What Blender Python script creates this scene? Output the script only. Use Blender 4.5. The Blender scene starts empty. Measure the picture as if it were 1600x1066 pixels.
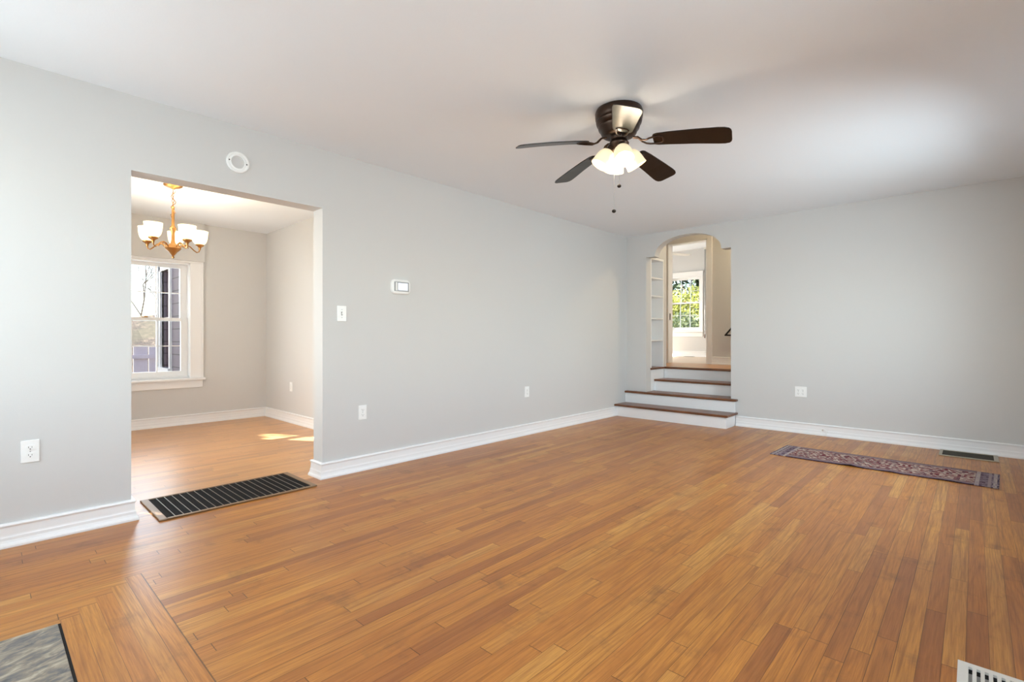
import bpy, bmesh, math, random
from mathutils import Vector, Matrix
C = bpy.context.scene.collection
SC = bpy.context.scene
PI = math.pi
R = math.radians

# ------------------------------------------------------------------ camera
cam_d = bpy.data.cameras.new('camera')
cam_d.sensor_width = 36.0
cam_d.lens = 776.5 / 1600 * 36
cam_d.shift_y = -5 / 1600
cam_d.clip_start = 0.02
cam = bpy.data.objects.new('camera', cam_d)
C.objects.link(cam)
cam.location = (0, 0, 1.045)
cam.rotation_euler = (R(90), 0, R(42.96))
SC.camera = cam

# ------------------------------------------------------------------ view / world / light
vs = SC.view_settings
vs.view_transform = 'Standard'
vs.look = 'None'
vs.gamma = 1.0
vs.use_curve_mapping = False
vs.exposure = 0.38
SC.cycles.use_denoising = True
SC.cycles.max_bounces = 10
SC.cycles.diffuse_bounces = 6
SC.cycles.glossy_bounces = 4
SC.cycles.transparent_max_bounces = 12
SC.cycles.sample_clamp_indirect = 6.0
SC.cycles.caustics_reflective = False
SC.cycles.caustics_refractive = False

W = bpy.data.worlds.new('sky_world')
SC.world = W
W.use_nodes = True
wn = W.node_tree
bg = wn.nodes['Background']
sky = wn.nodes.new('ShaderNodeTexSky')
sky.sky_type = 'NISHITA'
sky.sun_disc = False
sky.sun_elevation = R(30)
sky.sun_rotation = R(-124)
sky.altitude = 50
wn.links.new(sky.outputs[0], bg.inputs[0])
bg.inputs[1].default_value = 0.50

def add_sun(direction, strength, color, angle):
    d = bpy.data.lights.new('sun', 'SUN')
    d.energy = strength
    d.color = color
    d.angle = R(angle)
    o = bpy.data.objects.new('sun', d)
    C.objects.link(o)
    o.rotation_euler = Vector(direction).to_track_quat('-Z', 'Y').to_euler()
    o.location = (-15, -10, 12)
add_sun((1.9, 1.17, -1.3), 26.0, (1.0, 0.95, 0.86), 0.6)

def area(name, loc, aim, sx, sy, power, color, spread=150):
    """daylight coming in through one window opening"""
    d = bpy.data.lights.new(name, 'AREA')
    d.shape = 'RECTANGLE'
    d.size, d.size_y = sx, sy
    d.energy = power
    d.color = color
    d.spread = R(spread)
    o = bpy.data.objects.new(name, d)
    C.objects.link(o)
    o.location = loc
    o.rotation_euler = Vector(aim).to_track_quat('-Z', 'Y').to_euler()
    return o
DAY = (0.80, 0.935, 1.0)
# main room: windows beside and behind the camera
area('daylight_window_2', (0.66, 4.15, 1.32), (-1, 0.35, -0.22), 1.7, 1.15, 50, DAY, 145)
area('daylight_window_3', (0.66, 0.95, 1.50), (-1, 0, -0.10), 1.7, 1.3, 36, DAY, 160)
area('daylight_window_4', (-2.75, -1.06, 1.50), (0.25, 1, -0.25), 1.1, 1.3, 30, DAY)
area('daylight_window_5', (-0.35, -1.06, 1.50), (-0.3, 1, -0.05), 0.8, 1.3, 10, DAY)
# dining room and the room beyond the landing
area('daylight_window_1', (-7.22, 1.31, 1.26), (1, 0, -0.1), 0.7, 1.2, 9, DAY)
area('daylight_window_6', (-5.05, -0.5, 1.3), (0, 1, -0.1), 0.6, 1.2, 60, (1.0, 0.96, 0.90))
area('daylight_window_8', (-6.8, 9.2, 1.75), (1, 0, 0), 1.2, 1.0, 125, (1.0, 0.97, 0.92))

# ------------------------------------------------------------------ materials
def srgb(r, g, b):
    f = lambda c: (c / 255 / 12.92) if c <= 10 else ((c / 255 + 0.055) / 1.055) ** 2.4
    return (f(r), f(g), f(b), 1.0)

def mat(name, color, rough=0.5, metal=0.0, coat=0.0, bump=None, spec=0.5, var=None):
    m = bpy.data.materials.new(name)
    m.use_nodes = True
    nt = m.node_tree
    p = nt.nodes['Principled BSDF']
    p.inputs['Base Color'].default_value = color
    p.inputs['Roughness'].default_value = rough
    p.inputs['Metallic'].default_value = metal
    p.inputs['Coat Weight'].default_value = coat
    p.inputs['Specular IOR Level'].default_value = spec
    tc = nt.nodes.new('ShaderNodeTexCoord')
    if var:                                   # (scale, amount): faint colour mottling of the surface itself
        nz = nt.nodes.new('ShaderNodeTexNoise')
        nz.inputs['Scale'].default_value = var[0]
        nz.inputs['Detail'].default_value = 4
        nt.links.new(tc.outputs['Object'], nz.inputs['Vector'])
        mx = nt.nodes.new('ShaderNodeMix')
        mx.data_type = 'RGBA'
        a = var[1]
        mx.inputs[6].default_value = tuple(c * (1 - a) for c in color[:3]) + (1,)
        mx.inputs[7].default_value = tuple(min(1, c * (1 + a)) for c in color[:3]) + (1,)
        nt.links.new(nz.outputs['Fac'], mx.inputs[0])
        nt.links.new(mx.outputs[2], p.inputs['Base Color'])
    if bump:                                  # (scale, strength)
        nb = nt.nodes.new('ShaderNodeTexNoise')
        nb.inputs['Scale'].default_value = bump[0]
        nb.inputs['Detail'].default_value = 3
        nt.links.new(tc.outputs['Object'], nb.inputs['Vector'])
        bp = nt.nodes.new('ShaderNodeBump')
        bp.inputs['Strength'].default_value = bump[1]
        bp.inputs['Distance'].default_value = 0.002
        nt.links.new(nb.outputs['Fac'], bp.inputs['Height'])
        nt.links.new(bp.outputs[0], p.inputs['Normal'])
    return m

def glow(name, color, strength, base=(0.9, 0.88, 0.82, 1)):
    m = mat(name, base, 0.35)
    p = m.node_tree.nodes['Principled BSDF']
    p.inputs['Emission Color'].default_value = color
    p.inputs['Emission Strength'].default_value = strength
    return m

class NT:
    """tiny helper for building node graphs"""
    def __init__(s, m):
        s.nt = m.node_tree
    def n(s, t, **kw):
        nd = s.nt.nodes.new(t)
        for k, v in kw.items():
            setattr(nd, k, v)
        return nd
    def set(s, sock, v):
        if isinstance(v, (int, float)):
            sock.default_value = v
        elif isinstance(v, (tuple, list)):
            sock.default_value = v
        else:
            s.nt.links.new(v, sock)
    def m(s, op, a, b=None, c=None):
        nd = s.n('ShaderNodeMath', operation=op)
        s.set(nd.inputs[0], a)
        if b is not None: s.set(nd.inputs[1], b)
        if c is not None: s.set(nd.inputs[2], c)
        return nd.outputs[0]
    def sep(s, v):
        nd = s.n('ShaderNodeSeparateXYZ'); s.set(nd.inputs[0], v)
        return nd.outputs
    def comb(s, x, y, z=0.0):
        nd = s.n('ShaderNodeCombineXYZ')
        s.set(nd.inputs[0], x); s.set(nd.inputs[1], y); s.set(nd.inputs[2], z)
        return nd.outputs[0]
    def mixf(s, f, a, b):
        nd = s.n('ShaderNodeMix'); nd.data_type = 'FLOAT'
        s.set(nd.inputs[0], f); s.set(nd.inputs[2], a); s.set(nd.inputs[3], b)
        return nd.outputs[0]
    def mixc(s, f, a, b, blend='MIX'):
        nd = s.n('ShaderNodeMix'); nd.data_type = 'RGBA'; nd.blend_type = blend
        s.set(nd.inputs[0], f); s.set(nd.inputs[6], a); s.set(nd.inputs[7], b)
        return nd.outputs[2]
    def noise(s, v, scale, detail=4, rough=0.55, dist=0.0):
        nd = s.n('ShaderNodeTexNoise')
        s.set(nd.inputs['Vector'], v)
        nd.inputs['Scale'].default_value = scale
        nd.inputs['Detail'].default_value = detail
        nd.inputs['Roughness'].default_value = rough
        nd.inputs['Distortion'].default_value = dist
        return nd.outputs['Fac']
    def white(s, x, y=0.0, z=0.0):
        nd = s.n('ShaderNodeTexWhiteNoise', noise_dimensions='3D')
        s.nt.links.new(s.comb(x, y, z), nd.inputs['Vector'])
        return nd.outputs
    def ramp(s, f, stops, interp='LINEAR'):
        nd = s.n('ShaderNodeValToRGB')
        nd.color_ramp.interpolation = interp
        el = nd.color_ramp.elements
        while len(el) < len(stops): el.new(0.5)
        for e, (p, c) in zip(el, stops):
            e.position = p; e.color = c
        s.set(nd.inputs[0], f)
        return nd.outputs[0]
    def pos(s):
        return s.n('ShaderNodeTexCoord').outputs['Object']

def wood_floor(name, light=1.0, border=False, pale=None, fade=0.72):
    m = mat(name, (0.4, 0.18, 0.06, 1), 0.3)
    g = NT(m)
    p = m.node_tree.nodes['Principled BSDF']
    P = g.pos()
    x, y, z = g.sep(P)
    BW = 0.0572
    if border:      # strips laid crosswise round the hearth, their ends stepped on a mitre
        k = g.m('FLOOR', g.m('DIVIDE', g.m('SUBTRACT', y, 0.205), BW))
        lim = g.m('MULTIPLY_ADD', g.m('ADD', k, 0.6), -BW, -2.443)
        b = g.m('MULTIPLY', g.m('LESS_THAN', y, 0.205 + 5 * BW), g.m('GREATER_THAN', x, lim))
        u = g.mixf(b, g.m('ADD', x, 7.0), g.m('SUBTRACT', y, 0.205))
        v = g.mixf(b, y, g.m('ADD', x, 60.0))
        gx = g.m('ABSOLUTE', g.m('SUBTRACT', x, lim))
        gy = g.m('ABSOLUTE', g.m('SUBTRACT', y, 0.205 + 5 * BW))
        seam = g.m('MAXIMUM',
                   g.m('MULTIPLY', g.m('LESS_THAN', gx, 0.0012), g.m('LESS_THAN', y, 0.205 + 5 * BW)),
                   g.m('MULTIPLY', g.m('LESS_THAN', gy, 0.0022), g.m('GREATER_THAN', x, -2.443 - 4.6 * BW)))
    else:
        u, v, b, seam = g.m('ADD', x, 7.0), y, 0.0, 0.0
    ub = g.m('DIVIDE', u, BW)
    i = g.m('FLOOR', ub)
    fu = g.m('FRACT', ub)
    w1 = g.white(i, 3.1, g.m('MULTIPLY', b, 5.0))
    ln = g.m('MULTIPLY_ADD', w1[0], 0.8, 0.65)
    if border: ln = g.mixf(b, ln, 90.0)
    t = g.m('ADD', g.m('DIVIDE', v, ln), g.m('MULTIPLY', g.white(i, 9.7)[0], 17.0))
    j = g.m('FLOOR', t)
    fv = g.m('MULTIPLY', g.m('FRACT', t), ln)
    idn = g.white(i, j, 1.3)[0]
    id2 = g.white(i, j, 8.9)[0]
    tone = g.ramp(idn, [(0.0, srgb(166, 105, 55)), (0.14, srgb(186, 120, 56)), (0.5, srgb(200, 132, 59)),
                        (0.85, srgb(205, 141, 65)), (1.0, srgb(212, 154, 78))])
    off = g.m('MULTIPLY', id2, 37.0)
    # cathedral grain and fine pores
    wob = g.noise(g.comb(g.m('MULTIPLY', u, 8.0), g.m('MULTIPLY_ADD', v, 0.7, off), off), 1.0, 2)
    rings = g.m('SINE', g.m('MULTIPLY', g.m('ADD', g.m('MULTIPLY', wob, 5.0), g.m('MULTIPLY', u, 12.0)), 13.0))
    rings = g.m('MULTIPLY_ADD', rings, 0.5, 0.5)
    fine = g.noise(g.comb(g.m('MULTIPLY', u, 240.0), g.m('MULTIPLY_ADD', v, 7.0, off), off), 1.0, 5, 0.65)
    streak = g.noise(g.comb(g.m('MULTIPLY', u, 60.0), g.m('MULTIPLY_ADD', v, 1.4, off), off), 1.0, 3)
    patina = g.noise(P, 0.62, 4, 0.6)
    dirt = g.noise(P, 4.5, 5, 0.65)
    col = g.mixc(g.m('MULTIPLY', g.m('POWER', rings, 3.0), 0.30), tone, srgb(140, 80, 36))
    col = g.mixc(g.ramp(fine, [(0.40, (0, 0, 0, 1)), (0.72, (0.55, 0.55, 0.55, 1))]), col, srgb(116, 66, 32))
    col = g.mixc(g.ramp(streak, [(0.52, (0, 0, 0, 1)), (0.78, (0.75, 0.75, 0.75, 1))]), col, srgb(122, 72, 36))
    col = g.mixc(g.ramp(patina, [(0.42, (0, 0, 0, 1)), (0.66, (0.42, 0.42, 0.42, 1))]), col, srgb(142, 86, 54))
    col = g.mixc(g.ramp(dirt, [(0.58, (0, 0, 0, 1)), (0.72, (0.45, 0.45, 0.45, 1))]), col, srgb(100, 68, 50))
    du = g.m('MULTIPLY', g.m('MINIMUM', fu, g.m('SUBTRACT', 1.0, fu)), BW)
    dv = g.m('MINIMUM', fv, g.m('SUBTRACT', ln, fv))
    wide = g.m('MULTIPLY_ADD', g.m('POWER', g.white(i, 5.5)[0], 3.0), 0.0010, 0.0005)
    gap = g.m('MAXIMUM', g.m('LESS_THAN', du, wide), g.m('LESS_THAN', dv, 0.0015))
    gap = g.m('MAXIMUM', gap, seam)
    col = g.mixc(g.m('MULTIPLY', gap, 0.70), col, srgb(52, 30, 18))
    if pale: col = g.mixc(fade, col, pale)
    if light != 1.0:
        col = g.mixc(1.0, col, (light, light, light, 1), 'MULTIPLY')
    g.set(p.inputs['Base Color'], col)
    g.set(p.inputs['Roughness'], g.m('MULTIPLY_ADD', dirt, 0.10, 0.27))
    p.inputs['Specular IOR Level'].default_value = 0.32
    bp = g.n('ShaderNodeBump')
    bp.inputs['Strength'].default_value = 0.25
    bp.inputs['Distance'].default_value = 0.0012
    cup = g.m('POWER', g.m('ABSOLUTE', g.m('SUBTRACT', fu, 0.5)), 2.0)
    h = g.m('ADD', g.m('MULTIPLY', fine, 0.25), g.m('MULTIPLY', gap, -1.0))
    h = g.m('ADD', h, g.m('MULTIPLY_ADD', cup, 1.2, g.m('MULTIPLY', id2, 0.4)))
    g.set(bp.inputs['Height'], h)
    g.set(p.inputs['Normal'], bp.outputs[0])
    return m

def stair_wood():
    m = mat('stair_tread_wood', srgb(104, 60, 34), 0.32)
    g = NT(m); p = m.node_tree.nodes['Principled BSDF']
    x, y, z = g.sep(g.pos())
    gr = g.noise(g.comb(g.m('MULTIPLY', x, 2.5), g.m('MULTIPLY', y, 70.0), z), 1.0, 5, 0.6)
    g.set(p.inputs['Base Color'], g.ramp(gr, [(0.3, srgb(74, 40, 22)), (0.6, srgb(122, 74, 42)), (0.85, srgb(140, 90, 54))]))
    return m

def marble():
    m = mat('hearth_marble', srgb(110, 106, 100), 0.35)
    g = NT(m); p = m.node_tree.nodes['Principled BSDF']
    P = g.pos()
    x, y, z = g.sep(P)
    v = g.comb(g.m('ADD', g.m('MULTIPLY', x, 2.6), g.m('MULTIPLY', y, 0.9)), g.m('MULTIPLY', y, 0.9), z)
    a = g.noise(g.comb(g.m('MULTIPLY_ADD', y, 1.4, g.m('MULTIPLY', x, 4.5)), g.m('MULTIPLY', y, 2.2), 0.0), 5.0, 6, 0.65, 0.9)
    b2 = g.noise(g.comb(g.m('MULTIPLY', x, 3.0), y, 4.0), 11.0, 5, 0.65, 0.8)
    mixv = g.m('ADD', g.m('MULTIPLY', a, 0.65), g.m('MULTIPLY', b2, 0.35))
    g.set(p.inputs['Base Color'], g.ramp(mixv, [(0.34, srgb(66, 66, 70)), (0.45, srgb(104, 102, 102)),
                                                (0.52, srgb(140, 128, 112)), (0.62, srgb(182, 170, 150)), (0.75, srgb(206, 198, 184))]))
    return m

def rug_mat(L, Wd):
    """worn oriental runner: navy edge, cream and navy end bands, red medallions on a mauve field"""
    m = mat('rug_weave', srgb(120, 80, 90), 0.95, spec=0.1)
    g = NT(m); p = m.node_tree.nodes['Principled BSDF']
    x, y, z = g.sep(g.pos())
    ax = g.m('ABSOLUTE', x); ay = g.m('ABSOLUTE', y)
    ex = g.m('SUBTRACT', L / 2, ax); ey = g.m('SUBTRACT', Wd / 2, ay)
    cell = 0.212
    cx = g.m('SUBTRACT', g.m('FRACT', g.m('ADD', g.m('DIVIDE', x, cell), 0.5)), 0.5)
    dia = g.m('ADD', g.m('ABSOLUTE', cx), g.m('MULTIPLY', ay, 1.9))
    sp = g.white(g.m('FLOOR', g.m('DIVIDE', x, 0.017)), g.m('FLOOR', g.m('DIVIDE', y, 0.011)), 4.0)
    blotch = g.noise(g.comb(x, y, 0.0), 9.0, 3)
    fine = g.noise(g.comb(g.m('MULTIPLY', x, 70.0), g.m('MULTIPLY', y, 220.0), 0.0), 1.0, 3, 0.7)
    med = g.ramp(g.m('ADD', dia, g.m('MULTIPLY', g.m('SUBTRACT', blotch, 0.5), 0.25)), [(0.0, srgb(150, 116, 110)), (0.10, srgb(108, 28, 32)), (0.34, srgb(196, 178, 160)), (0.40, srgb(110, 32, 36)), (0.52, srgb(150, 116, 110)), (0.66, srgb(94, 58, 64))], 'CONSTANT')
    ring = g.mixc(g.m('GREATER_THAN', sp[0], 0.70), med, srgb(202, 184, 166))
    ring = g.mixc(g.m('LESS_THAN', sp[0], 0.16), ring, srgb(66, 52, 66))
    ring = g.mixc(g.m('MULTIPLY', g.m('LESS_THAN', g.m('ABSOLUTE', g.m('SUBTRACT', sp[0], 0.25)), 0.09), 1.0), ring, srgb(118, 36, 44))
    col = g.mixc(g.ramp(blotch, [(0.46, (0, 0, 0, 1)), (0.66, (0.35, 0.35, 0.35, 1))]), ring, srgb(150, 114, 106))
    worn = g.noise(g.comb(g.m('MULTIPLY', x, 26.0), g.m('MULTIPLY', y, 60.0), 2.0), 1.0, 3)
    col = g.mixc(g.ramp(worn, [(0.48, (0, 0, 0, 1)), (0.66, (0.30, 0.30, 0.30, 1))]), col, srgb(190, 170, 156))
    # side borders
    sb = g.ramp(g.m('DIVIDE', ey, 0.10), [(0.0, srgb(44, 38, 52)), (0.12, srgb(150, 130, 128)), (0.3, srgb(74, 56, 72)), (0.42, srgb(168, 150, 140)), (0.62, srgb(104, 38, 44))], 'CONSTANT')
    sbp = g.mixc(g.ramp(worn, [(0.45, (0, 0, 0, 1)), (0.6, (0.5, 0.5, 0.5, 1))]), sb, srgb(120, 90, 108))
    col = g.mixc(g.m('LESS_THAN', ey, 0.075), col, sbp)
    eb = g.ramp(g.m('DIVIDE', ex, 0.14), [(0.0, srgb(72, 62, 76)), (0.08, srgb(178, 164, 152)), (0.22, srgb(84, 70, 82)), (0.30, srgb(152, 134, 130)), (0.42, srgb(92, 74, 84)), (0.62, srgb(88, 68, 78)), (0.74, srgb(184, 168, 154)), (0.90, srgb(100, 56, 60))], 'CONSTANT')
    eb = g.mixc(g.m('GREATER_THAN', sp[0], 0.62), eb, srgb(150, 134, 140))
    col = g.mixc(g.m('LESS_THAN', ex, 0.13), col, eb)
    col = g.mixc(g.m('MULTIPLY', fine, 0.35), col, srgb(70, 50, 66))
    g.set(p.inputs['Base Color'], col)
    bp = g.n('ShaderNodeBump'); bp.inputs['Strength'].default_value = 0.4; bp.inputs['Distance'].default_value = 0.002
    g.set(bp.inputs['Height'], fine); g.set(p.inputs['Normal'], bp.outputs[0])
    return m

def thin_glass():
    m = bpy.data.materials.new('window_glass'); m.use_nodes = True
    nt = m.node_tree; nt.nodes.clear()
    out = nt.nodes.new('ShaderNodeOutputMaterial')
    mx = nt.nodes.new('ShaderNodeMixShader')
    tr = nt.nodes.new('ShaderNodeBsdfTransparent'); tr.inputs[0].default_value = (0.94, 0.96, 0.96, 1)
    gl = nt.nodes.new('ShaderNodeBsdfGlossy'); gl.inputs['Roughness'].default_value = 0.03
    fr = nt.nodes.new('ShaderNodeFresnel'); fr.inputs[0].default_value = 1.45
    nt.links.new(fr.outputs[0], mx.inputs[0]); nt.links.new(tr.outputs[0], mx.inputs[1]); nt.links.new(gl.outputs[0], mx.inputs[2])
    nt.links.new(mx.outputs[0], out.inputs[0])
    return m

def leaf_mat(name, a, b, trans=0.35):
    m = bpy.data.materials.new(name); m.use_nodes = True
    g = NT(m); nt = m.node_tree
    p = nt.nodes['Principled BSDF']; p.inputs['Roughness'].default_value = 0.5
    rnd = g.white(*[g.m('FLOOR', g.m('MULTIPLY', c, 9.0)) for c in g.sep(g.pos())])[0]
    col = g.mixc(rnd, a, b)
    g.set(p.inputs['Base Color'], col)
    t = g.n('ShaderNodeBsdfTranslucent'); g.set(t.inputs[0], col)
    mx = g.n('ShaderNodeMixShader'); mx.inputs[0].default_value = trans
    nt.links.new(p.outputs[0], mx.inputs[1]); nt.links.new(t.outputs[0], mx.inputs[2])
    nt.links.new(mx.outputs[0], nt.nodes['Material Output'].inputs[0])
    return m

def siding_mat():
    m = mat('lap_siding', srgb(128, 120, 126), 0.7)
    g = NT(m); p = m.node_tree.nodes['Principled BSDF']
    z = g.sep(g.pos())[2]
    f = g.m('FRACT', g.m('DIVIDE', z, 0.19))
    g.set(p.inputs['Base Color'], g.mixc(g.m('LESS_THAN', f, 0.07), srgb(122, 113, 124), srgb(78, 72, 80)))
    bp = g.n('ShaderNodeBump'); bp.inputs['Distance'].default_value = 0.012
    g.set(bp.inputs['Height'], f); g.set(p.inputs['Normal'], bp.outputs[0])
    return m

def ground_mat():
    m = mat('leaf_litter', srgb(120, 106, 88), 0.95)
    g = NT(m); p = m.node_tree.nodes['Principled BSDF']
    P = g.pos()
    a = g.noise(P, 6.0, 6, 0.8)
    b2 = g.noise(P, 0.6, 3)
    c = g.ramp(a, [(0.36, srgb(34, 27, 22)), (0.5, srgb(82, 66, 54)), (0.64, srgb(136, 118, 96))])
    g.set(p.inputs['Base Color'], g.mixc(g.ramp(b2, [(0.45, (0, 0, 0, 1)), (0.6, (0.7, 0.7, 0.7, 1))]), c, srgb(92, 84, 60)))
    return m

M_WALL = mat('wall_paint', srgb(206, 205, 203), 0.55, bump=(140, 0.12), spec=0.35)
M_CEIL = mat('ceiling_paint', srgb(238, 243, 248), 0.8, bump=(110, 0.2), spec=0.2)
M_TRIM = mat('white_trim_paint', srgb(236, 236, 236), 0.32)
M_FLOOR = wood_floor('oak_strip_floor', 1.0, True)
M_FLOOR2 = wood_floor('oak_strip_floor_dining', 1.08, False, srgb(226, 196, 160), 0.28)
M_FLOOR3 = wood_floor('strip_floor_sunlit_tone', 1.0, False, srgb(222, 206, 184))  # wood lightened to carry the sunlit, overexposed look of the far room
M_TREAD = stair_wood()
M_HEARTH = marble()
M_GLASS = thin_glass()
M_PLATE = mat('white_plastic', srgb(240, 240, 238), 0.35)
M_DARKSLOT = mat('dark_slot', srgb(60, 58, 56), 0.6)
M_SCREW = mat('screw_metal', srgb(150, 150, 148), 0.35, 0.9)
M_BLADE = mat('espresso_blade', srgb(22, 14, 11), 0.30, spec=0.5, var=(18, 0.25))
M_BRONZE = mat('dark_bronze', srgb(64, 48, 38), 0.34, 0.75)
M_BRASS = mat('antique_brass', srgb(170, 126, 76), 0.35, 0.9)
M_SHADE = glow('lit_frosted_glass_fan', (1.0, 0.83, 0.50, 1), 0.45, (0.80, 0.70, 0.52, 1))
M_SHADE2 = glow('lit_frosted_glass_chandelier', (1.0, 0.80, 0.46, 1), 1.25, (0.85, 0.78, 0.62, 1))
M_BULB = glow('lit_bulb', (1.0, 0.86, 0.64, 1), 12.0)
M_GRATE = mat('black_grate_metal', srgb(30, 26, 24), 0.7, 0.0, spec=0.2)
M_GRATEBAR = mat('worn_grate_bar', srgb(130, 120, 108), 0.4, 0.6)
M_GRATEFRAME = mat('brown_grate_frame', srgb(138, 108, 80), 0.45, 0.2)
M_BLACK = mat('black_metal', srgb(26, 24, 22), 0.4, 0.3)
M_KNOB = mat('dark_knob', srgb(52, 46, 42), 0.8, spec=0.1)
M_DUCT = mat('duct_black', srgb(12, 12, 12), 0.9)
M_REG = mat('bronze_register', srgb(168, 158, 138), 0.4, 0.3)
M_REGDARK = mat('dark_register_louver', srgb(66, 60, 48), 0.6, 0.2)
M_WHITEMET = mat('white_enamel', srgb(228, 226, 220), 0.4, var=(40, 0.06))
M_SCREEN = glow('thermostat_display', (0.85, 0.90, 1.0, 1), 0.40, srgb(205, 210, 222))
M_SIDING = siding_mat()
M_GROUND = ground_mat()
M_FENCE = mat('weathered_fence', srgb(186, 172, 178), 0.85, var=(8, 0.2))
M_BARK = mat('bark', srgb(150, 138, 128), 0.9, var=(14, 0.3))
M_LEAFLIT = leaf_mat('bright_leaf', srgb(138, 146, 70), srgb(182, 180, 104))
M_LEAFMID = leaf_mat('mid_leaf', srgb(98, 112, 78), srgb(132, 140, 108))
M_LEAFDARK = leaf_mat('dark_leaf', srgb(34, 50, 30), srgb(60, 78, 46), 0.15)
M_PANE2 = mat('dark_house_glass', srgb(96, 66, 74), 0.12)
M_GREYMET = mat('grey_metal', srgb(150, 148, 146), 0.4, 0.5)
M_GAP = mat('black_gap', srgb(18, 14, 12), 0.9)

def lamp(name, parent, loc, power, color, size=0.03):
    """the light of one bulb, a child of its fixture"""
    d = bpy.data.lights.new(name, 'POINT'); d.energy = power; d.color = color; d.shadow_soft_size = size
    o = bpy.data.objects.new(name, d); C.objects.link(o); o.parent = parent; o.location = loc
    return o

# ------------------------------------------------------------------ mesh helpers
def BM():
    return bmesh.new()

def box(bm, x0, x1, y0, y1, z0, z1):
    vs_ = [bm.verts.new((x, y, z)) for x in (x0, x1) for y in (y0, y1) for z in (z0, z1)]
    q = [(0, 1, 3, 2), (4, 6, 7, 5), (0, 4, 5, 1), (2, 3, 7, 6), (0, 2, 6, 4), (1, 5, 7, 3)]
    return [bm.faces.new([vs_[i] for i in f]) for f in q]

def ring_pts(c, ax, r, n, ph=0.0):
    ax = Vector(ax).normalized()
    a = ax.orthogonal().normalized(); b = ax.cross(a)
    return [Vector(c) + a * (r * math.cos(ph + 2 * PI * k / n)) + b * (r * math.sin(ph + 2 * PI * k / n)) for k in range(n)]

def skin(bm, rings, cap=True, closed=False):
    rv = [[bm.verts.new(p) for p in rg] for rg in rings]
    n = len(rv[0])
    m = len(rv)
    for k in range(m if closed else m - 1):
        A, B = rv[k], rv[(k + 1) % m]
        for i in range(n):
            bm.faces.new((A[i], A[(i + 1) % n], B[(i + 1) % n], B[i]))
    if cap and not closed:
        bm.faces.new(list(reversed(rv[0]))); bm.faces.new(rv[-1])

def tube(bm, pts, r, n=8, closed=False):
    pts = [Vector(p) for p in pts]
    rings = []
    m = len(pts)
    a = None
    for k, p in enumerate(pts):
        if closed: t = pts[(k + 1) % m] - pts[k - 1]
        else: t = pts[min(k + 1, m - 1)] - pts[max(k - 1, 0)]
        t.normalize()
        if a is None: a = t.orthogonal().normalized()
        a = (a - t * a.dot(t)).normalized()
        b = t.cross(a)
        rr = r[k] if isinstance(r, (list, tuple)) else r
        rings.append([p + a * (rr * math.cos(2 * PI * i / n)) + b * (rr * math.sin(2 * PI * i / n)) for i in range(n)])
    skin(bm, rings, not closed, closed)

def lathe(bm, prof, n=32, c=(0, 0, 0), axis=None, cap=True):
    """prof: list of (radius, height) from bottom to top"""
    c = Vector(c)
    q = Vector((0, 0, 1)).rotation_difference(Vector(axis)) if axis is not None else None
    rings = []
    for r, h in prof:
        ps = [Vector((r * math.cos(2 * PI * k / n), r * math.sin(2 * PI * k / n), h)) for k in range(n)]
        if q: ps = [q @ p for p in ps]
        rings.append([c + p for p in ps])
    skin(bm, rings, cap)

def ball(bm, c, r, n=12, sq=1.0):
    lathe(bm, [(max(r * math.sin(PI * k / n), r * 0.02), -r * sq * math.cos(PI * k / n)) for k in range(n + 1)], n + 4, c)

def prism(bm, poly, z0, z1):
    a = [bm.verts.new((x, y, z0)) for x, y in poly]
    b = [bm.verts.new((x, y, z1)) for x, y in poly]
    n = len(poly)
    bm.faces.new(list(reversed(a))); bm.faces.new(b)
    for i in range(n):
        bm.faces.new((a[i], a[(i + 1) % n], b[(i + 1) % n], b[i]))

def obj(name, bm, m, parent=None, smooth=False, bevel=0.0, seg=2, local=False):
    """link the bmesh as ONE mesh object; local=False: coordinates are world ones and get shifted to the parent"""
    bmesh.ops.remove_doubles(bm, verts=bm.verts, dist=1e-6)
    bmesh.ops.recalc_face_normals(bm, faces=bm.faces)
    me = bpy.data.meshes.new(name)
    bm.to_mesh(me); bm.free()
    o = bpy.data.objects.new(name, me)
    me.materials.append(m)
    C.objects.link(o)
    if smooth:
        for f in me.polygons: f.use_smooth = True
        me.set_sharp_from_angle(angle=R(40))
    if parent is not None:
        o.parent = parent
        if not local:
            w = Vector((0, 0, 0)); q = parent
            while q is not None:
                w += q.location; q = q.parent
            me.transform(Matrix.Translation(-w))
    if bevel > 0:
        b = o.modifiers.new('bevel', 'BEVEL'); b.width = bevel; b.segments = seg; b.limit_method = 'ANGLE'; b.angle_limit = R(40)
    return o

def tag(o, label, cat, group=None):
    o['label'] = label; o['category'] = cat
    if group: o['group'] = group
    return o

def thing(name, label, cat, loc=(0, 0, 0), group=None):
    o = bpy.data.objects.new(name, None); C.objects.link(o)
    o.location = loc; o.empty_display_size = 0.05
    return tag(o, label, cat, group)

def struct_root(name, loc=(0, 0, 0)):
    o = bpy.data.objects.new(name, None); C.objects.link(o)
    o.location = loc; o['kind'] = 'structure'
    return o

def struct(name, bm, m, **k):
    o = obj(name, bm, m, **k); o['kind'] = 'structure'
    return o

def recenter(o, loc):
    """move a mesh thing's origin to its base"""
    o.data.transform(Matrix.Translation(-Vector(loc))); o.location = loc
    return o

def copy_tree(o, parent=None):
    c = o.copy(); C.objects.link(c); c.parent = parent
    for ch in list(o.children): copy_tree(ch, c)
    return c

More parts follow.
